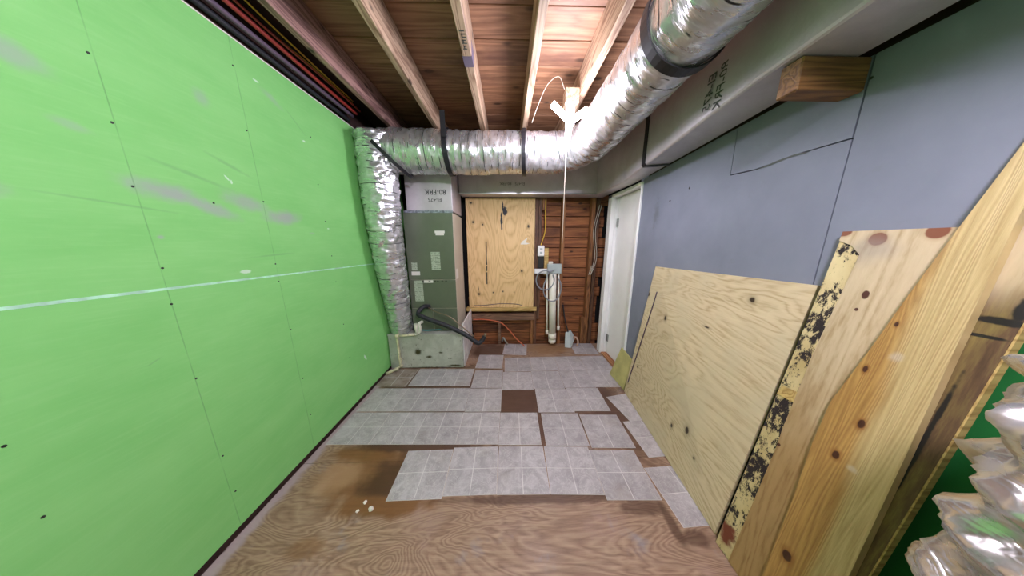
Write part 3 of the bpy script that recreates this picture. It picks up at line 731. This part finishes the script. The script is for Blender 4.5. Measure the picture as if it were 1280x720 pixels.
tag(tube('orange_cable', [(-.465, 2.91, .372), (-.30, 2.90, .375), (-.1, 2.89, .335), (.02, 2.88, .23), (.12, 2.86, .11), (.235, 2.84, .008)], .007, M_ORANGE, None, 8), 'orange cable drooping from under the sill down to the floor', 'cable')
dpn = tag(empty('dustpan', (.83, 2.84, 0)), 'grey metal dustpan with thin black handle leaning against the back studs', 'dustpan')
slab('pan', [(.772, 2.80, .006), (.850, 2.78, .006), (.930, 2.88, .10), (.865, 2.90, .205), (.795, 2.89, .18)], (.01, .012, .004), M_GREYBOX, dpn, .002)
tube('handle', [(.835, 2.895, .19), (.79, 2.92, .36), (.757, 2.935, .57)], .009, M_RUBBER, dpn, 8)
tag(tube('scrap', [(.90, 2.86, .13), (.945, 2.85, .12), (.965, 2.84, .06), (.945, 2.83, .014)], .012, plain('pinkish_scrap', srgb(196, 160, 140), .7), None, 8), 'small curled pinkish scrap beside the grey dustpan', 'scrap')
tag(tube('foil_scrap', [(-.075, 2.92, .05), (-.06, 2.915, .10), (-.03, 2.90, .06), (.0, 2.89, .012)], .014, M_STEEL, None, 8), 'bit of silver foil in the opening under the sill', 'scrap')
for k, (xx, lb) in enumerate(((1.155, 'thin pale wire hanging beside the door casing'), (1.130, 'thin pale wire looping on the stud near the door'))):
    tag(tube('wire', [(xx + .03, 2.93, 1.86), (xx - .03, 2.92, 1.55), (xx + .01, 2.92, 1.2), (xx - .05, 2.925, .98), (xx - .02, 2.93, 1.1)], .003, M_STRING, None, 6), lb, 'wire')

# ------------------------------------------------------------------ three-bladed work lamps: one in view, one added unseen as fill
def work_lamp(loc, label, ends, power, joist):
    h = Vector(loc); L = tag(empty('work_lamp', loc), label, 'lamp')
    tube('socket', [h + Vector((0, .02, .118)), h + Vector((0, .0, .02))], lambda t: .044 if t < .8 else .024, M_WHITE, L, 20)
    xs = sorted((joist, loc[0] + (.045 if joist < loc[0] else -.045)))
    box('mounting_block', xs[0] + .0005, xs[1] - .0005, loc[1] - .025, loc[1] + .065, loc[2] + .116, min(loc[2] + .215, 2.62), M_JOIST, L, .004)
    tube('hub', [h + Vector((0, 0, .03)), h + Vector((0, 0, -.02))], .032, M_WHITE, L, 20, False)
    for e in ends:
        d = Vector(e); ln_ = d.length; x = d.normalized(); yv = Vector((0, 0, 1)).cross(x).normalized(); zv = x.cross(yv)
        Mx = Matrix(((x[0], yv[0], zv[0], 0), (x[1], yv[1], zv[1], 0), (x[2], yv[2], zv[2], 0), (0, 0, 0, 1)))
        bm = bmesh.new(); obox(bm, Matrix.Translation(h + d * .58 + zv * .011) @ Mx, ln_ * .86, .046, .014); bmesh.ops.recalc_face_normals(bm, faces=bm.faces); bevel(bm, .004)
        bl = link('blade', bm, M_WHITE, L)
        bm = bmesh.new(); obox(bm, Matrix.Translation(h + d * .58 - zv * .003) @ Mx, ln_ * .84, .042, .014); bmesh.ops.recalc_face_normals(bm, faces=bm.faces); bevel(bm, .005, 2)
        q = link('diffuser', bm, M_LED, bl); q.location = (0, 0, 0)
    ld = bpy.data.lights.new('lamp_glow', 'POINT'); ld.energy = power; ld.shadow_soft_size = .1; ld.color = (1.0, .945, 1.12)
    lo = bpy.data.objects.new('lamp_glow', ld); COL.objects.link(lo); lo.parent = L; lo.location = (-.06, -.10, -.07)
    return L
work_lamp((.47, 1.87, 2.275), 'glowing three-bladed white LED lamp between the joists at the foil duct bend', [(-.146, -.045, .095), (.075, -.170, -.003), (.004, .095, -.125)], LAMP_POWER, .528)
work_lamp((.33, -.12, 2.405), 'added three-bladed LED fill lamp above the camera, outside the frame', [(-.15, -.08, .0), (.15, -.08, .0), (0, .17, 0)], FILL_POWER, .189)
tag(tube('pull_string', [(.472, 1.955, 2.165), (.472, 1.955, 1.8), (.472, 1.955, 1.392)], .0021, M_STRING, None, 6), 'thin white pull string hanging from the glowing ceiling lamp', 'string')
tag(tube('lamp_cord', [(.215, 2.15, 2.40), (.25, 2.08, 2.48), (.31, 1.99, 2.58), (.38, 1.90, 2.585), (.425, 1.89, 2.50)], .0026, M_STRING, None, 6), 'thin pale cord arching from a joist to the glowing ceiling lamp', 'cord')

# ------------------------------------------------------------------ sheets leaning on the right wall
M_SHEET = plyface('leaning_plywood', srgb(222, 203, 168), srgb(178, 150, 110), (1.0, 1.0, 3.0), 26,
                  [((1.19, 1.02, 1.13), (.3, .016, .016)), ((1.10, 1.53, .86), (.3, .014, .022)), ((1.06, 1.12, .30), (.3, .016, .028)), ((1.06, 1.24, .22), (.3, .010, .016)), ((1.08, 1.75, .34), (.3, .009, .012)), ((1.15, 1.20, .92), (.3, .02, .006)), ((1.1, 1.78, .98), (.3, .013, .02)), ((1.06, 1.03, .20), (.3, .008, .01))],
                  None, fine_axis=1, mottled=srgb(206, 190, 158))
pa = tag(empty('plywood_sheet', (1.06, 1.34, 0)), 'wide pale plywood sheet leaning on the grey wall beside the door', 'plywood')
A = [Vector((1.109, 1.876, .0075)), Vector((1.006, .813, .0075)), Vector((1.183, .814, 1.239)), Vector((1.183, 1.760, 1.212))]
nA = (A[1] - A[0]).cross(A[3] - A[0]).normalized()
if nA.x < 0: nA = -nA
slab('panel', A, nA * .012, M_SHEET, pa)
eu = A[1] - A[0]
mk = []
for s, t in ((.16, .84), (.145, .70), (.12, .55), (.085, .35), (.05, .16), (.042, .10)):
    mk.append(A[0].lerp(A[1], s * .6).lerp(A[3].lerp(A[2], s * .6), t) - nA * .0006)
tube('marker_line', mk, .004, M_MARKER, pa, 6)

sc = tag(slab('drywall_scrap', [Vector((1.105, 2.175, .004)), Vector((1.112, 1.90, .0085)), Vector((1.180, 1.905, .30)), Vector((1.180, 2.13, .33))], (.012, .001, 0), plain('olive_scrap_face', srgb(186, 178, 116), .8, nscale=8, namt=.15), None),
         'small olive-yellow board offcut leaning between the door and the wide plywood sheet', 'board')

# narrow mouldy board with peeled veneer
nb = tag(empty('mouldy_board', (1.0, .61, 0)), 'narrow tall board with a black mouldy peeled edge, leaning over the plywood sheet', 'board')
SL = (1.178 - .985) / 1.44
def BP(y, z, off=0.0): return Vector((.985 + SL * z - off, y, z))
nrm = Vector((1, 0, -SL)).normalized()
def mould():
    m = NM('mouldy_core'); v = m.obj
    n = m.noise(m.mp(v, scale=(1, 14, 5)), 1.0, 2)
    col = m.ramp(n, [(.3, srgb(190, 166, 112)), (.7, srgb(222, 204, 156))])
    b = m.noise(m.mp(v, scale=(1, 34, 18)), 1.6, 7, .8)
    x, y, z = m.sep(v)
    dens = m.mr(m.noise(m.mp(v, loc=(2, 0, 3), scale=(0, 0, 5)), 1.0, 1), .32, .68, -.05, .11)
    col = m.mix(m.mr(m.math('ADD', b, dens), .51, .57), col, (.022, .014, .014))
    col = m.mix(m.spot(v, (1.0, .76, .1), (.3, .05, .07), .6, .6, 30), col, srgb(120, 60, 40))
    return m.out(col, .85, nrm=m.bump(b, .5, .006))
M_MOULD = mould()
def bface(m, col):
    v = m.obj; x, y, z = m.sep(v)
    col = m.mix(m.mr(z, 1.45, .5, 0, .0), col, col)
    yel = m.math('MULTIPLY', m.mr(m.math('ADD', z, m.math('MULTIPLY', m.noise(v, 5, 3), .5)), 1.35, .75), .75)
    col = m.mix(yel, col, srgb(196, 160, 92), 'MULTIPLY')
    for c, r in (((1.18, .78, 1.435), (.2, .022, .016)), ((1.17, .70, 1.41), (.2, .020, .022)), ((1.17, .605, 1.43), (.2, .020, .022))):
        col = m.mix(m.spot(v, c, tuple(q * 1.5 for q in r), .6, .2, 30), col, srgb(176, 146, 112))
        col = m.mix(m.spot(v, c, r, .2, .12, 30), col, srgb(128, 76, 52))
    for c, r in (((1.15, .675, 1.235), (.2, .009, .016)), ((1.13, .68, 1.185), (.2, .005, .006)), ((1.1, .72, .62), (.2, .008, .008))):
        col = m.mix(m.spot(v, c, r, .3, .3, 60), col, srgb(80, 44, 34))
    g = m.math('MULTIPLY', m.spot(v, (1.17, .70, 1.38), (.3, .07, .07), .8, .4, 14), .5)
    col = m.mix(g, col, srgb(150, 140, 134))
    # olive and brown mould towards the near edge
    dk = m.mr(m.math('ADD', y, m.math('MULTIPLY', m.noise(m.mp(v, scale=(1, 9, 1.6)), 1.2, 4, .6), .09)), .60, .545)
    mo = m.ramp(m.noise(m.mp(v, scale=(1, 20, 2.2)), 1.2, 5, .7), [(.3, srgb(56, 38, 34)), (.48, srgb(104, 78, 56)), (.75, srgb(158, 140, 78))])
    col = m.mix(m.math('MULTIPLY', dk, m.mr(z, 1.33, 1.22)), col, mo)
    for c, r in (((1.15, .47, 1.22), (.2, .05, .012)), ((1.14, .48, 1.18), (.2, .04, .006)), ((1.09, .478, .80), (.2, .006, .32)), ((1.15, .455, 1.25), (.2, .012, .04))):
        col = m.mix(m.spot(v, c, r, .4, .5, 26), col, (.015, .012, .012))
    return col
M_BFACE = plyface('peeling_veneer', srgb(208, 188, 156), srgb(170, 144, 106), (1, 5.5, .55), 16, (), bface, fine_axis=2)
slab('core', [BP(.783, .004), BP(.4485, .004), BP(.4485, 1.44), BP(.783, 1.437)], nrm * .016, M_MOULD, nb)
slab('near_edge', [BP(.4478, .004, .004), BP(.4445, .004, .004), BP(.4445, 1.44, .004), BP(.4478, 1.44, .004)], nrm * .0205, M_TWOBY, nb)
V = [(.718, .004), (.720, .3), (.722, .60), (.727, .69), (.728, .78), (.732, 1.0), (.726, 1.25), (.724, 1.36), (.750, 1.39), (.783, 1.405), (.783, 1.437), (.4485, 1.44), (.4485, .004)]
slab('veneer', [BP(y, z, .0008) for y, z in V], nrm * -.0025, M_BFACE, nb)
slab('veneer_flap', [BP(.782, .80, .001), BP(.727, .80, .001), BP(.728, .845, .001), BP(.775, .84, .001)], nrm * -.002, M_TWOBY, nb)

# tapered plank in front of it
def plank_face():
    m = NM('tapered_plank_face'); v = m.obj
    x, y, z = m.sep(v)
    n = m.noise(m.mp(v, scale=(1, 13, .55)), 1.0, 2, .5, .4)
    tri = m.math('ABSOLUTE', m.math('SUBTRACT', m.math('FRACT', m.math('MULTIPLY', n, 24)), .5))
    fine = m.noise(m.mp(v, scale=(3, 150, 6)), 1.0, 4, .7)
    g = m.math('ADD', m.math('MULTIPLY', tri, .7), m.math('MULTIPLY', fine, .8))
    pale = m.ramp(g, [(.2, srgb(172, 144, 94)), (.8, srgb(206, 182, 132))])
    heart = m.ramp(g, [(.2, srgb(146, 102, 54)), (.8, srgb(190, 148, 84))])
    q = m.math('ADD', y, m.math('MULTIPLY', m.math('SUBTRACT', m.noise(m.mp(v, scale=(1, 9, 2)), 1.0, 3), .5), .07))
    low = m.mr(z, 1.35, .3, 0, .055)
    col = m.mix(m.mr(m.math('ADD', q, low), .552, .590), pale, heart)
    for c, r in (((1.07, .562, .86), (.2, .008, .016)), ((1.06, .578, .73), (.2, .009, .015)), ((1.1, .60, 1.02), (.2, .005, .012)), ((1.0, .575, .30), (.2, .014, .022)), ((1.13, .585, 1.17), (.2, .004, .008))):
        col = m.mix(m.spot(v, c, tuple(2.2 * k for k in r), .9, .3, 30), col, srgb(140, 88, 40))
        col = m.mix(m.spot(v, c, r, .3, .2, 60), col, srgb(72, 38, 24))
    for c, r in (((1.12, .56, 1.08), (.2, .018, .02)), ((1.07, .54, .72), (.2, .016, .014))):
        col = m.mix(m.math('MULTIPLY', m.spot(v, c, r, .8, .5, 30), .5), col, srgb(206, 196, 180))
    return m.out(col, .55, nrm=m.bump(g, .4, .004))
tp = tag(empty('tapered_plank', (1.0, .54, 0)), 'long orange-brown tapered plank leaning in front of the mouldy board, its tip above the rest', 'plank')
CP = lambda y, z: BP(y, z, .0275)
slab('board', [CP(.604, .003), CP(.604, .143), CP(.617, .486), CP(.632, .723), CP(.634, .88), CP(.609, 1.072), CP(.588, 1.264), CP(.566, 1.436), CP(.530, 1.70), CP(.508, 1.70), CP(.502, 1.432), CP(.491, 1.132), CP(.478, .83), CP(.462, .422), CP(.452, .003)], nrm * .022, plank_face(), tp)

# green offcut behind the boards
gs = tag(empty('green_drywall_offcut', (1.15, .2, 0)), 'dark green drywall sheet with black print behind the mouldy board', 'drywall')
slab('panel', [(1.150, .60, .003), (1.150, -.5, .003), (1.186, -.5, 1.22), (1.186, .60, 1.22)], (.0125, 0, 0), plain('dark_green_drywall', srgb(24, 112, 48), .7, nscale=4, namt=.1), gs)
bm = bmesh.new()
for (y, z, a, l) in ((.405, .36, .5, .05), (.385, .33, -.4, .05), (.40, .27, .8, .06), (.37, .24, -.6, .05), (.41, .19, .2, .06), (.38, .16, .9, .06), (.42, .44, .3, .03)):
    M_ = Matrix.Translation((1.1485 + (z - .003) * .0296, y, z)) @ Matrix.Rotation(a, 4, 'X')
    obox(bm, M_, .0016, .016, l)
link('black_print', bm, M_INK, gs)['kind'] = 'stuff'

# crumpled foil duct end standing near the camera
fc = tag(empty('crumpled_foil_duct', (.86, .10, 0)), 'crumpled silver foil duct standing upright in the near right corner', 'duct')
def crump(s, a, p):
    ca, sa = math.cos(a), math.sin(a)
    w_ = s + .035 * math.sin(a + .6) + .03 * mnoise.noise(Vector((ca * 1.6, sa * 1.6, s * 4)))
    q = w_ / .11 + .6 * mnoise.noise(Vector((ca * 1.5 + 7, sa * 1.5, s * 3)))
    fold = .026 * (1 - abs(2 * (q % 1.0) - 1)) ** 1.2 - .014
    k = Vector((ca * 2.0, sa * 2.0, s * 7 + 5 + 1.2 * ca))
    n = (abs(mnoise.noise(k)) - .2) * .045 + (abs(mnoise.noise(k * 2.1)) - .2) * .024 + (abs(mnoise.noise(k * 4.3)) - .2) * .008
    return fold - n
flex('foil_sleeve', [(.87, .10, .005), (.862, .105, .3), (.858, .11, .6), (.862, .112, .9), (.872, .112, 1.30)], lambda t: .200 if t < .95 else .200 - .12 * (t - .95) / .05, fc, .009, 110, crump, M_FOIL_BIG)

# ------------------------------------------------------------------ bits on the floor
for k, (x, y, r) in enumerate(((-.785, .985, .010), (-.80, .945, .008), (-.735, .955, .012))):
    bm = bmesh.new(); bmesh.ops.create_icosphere(bm, subdivisions=2, radius=r, matrix=Matrix.Translation((x, y, r * .55)))
    for vv in bm.verts:
        vv.co += Vector((mnoise.noise(vv.co * 90) * r * .5, mnoise.noise(vv.co * 70 + Vector((3, 0, 0))) * r * .5, 0)); vv.co.z = max(.0006, vv.co.z * .8)
    tag(link('plaster_crumb', bm, M_CHIP), 'white plaster crumb on the amber-stained plywood floor, ' + ('furthest of the three', 'nearest of the three', 'largest and rightmost of the three')[k], 'crumb', 'white crumbs on the floor')
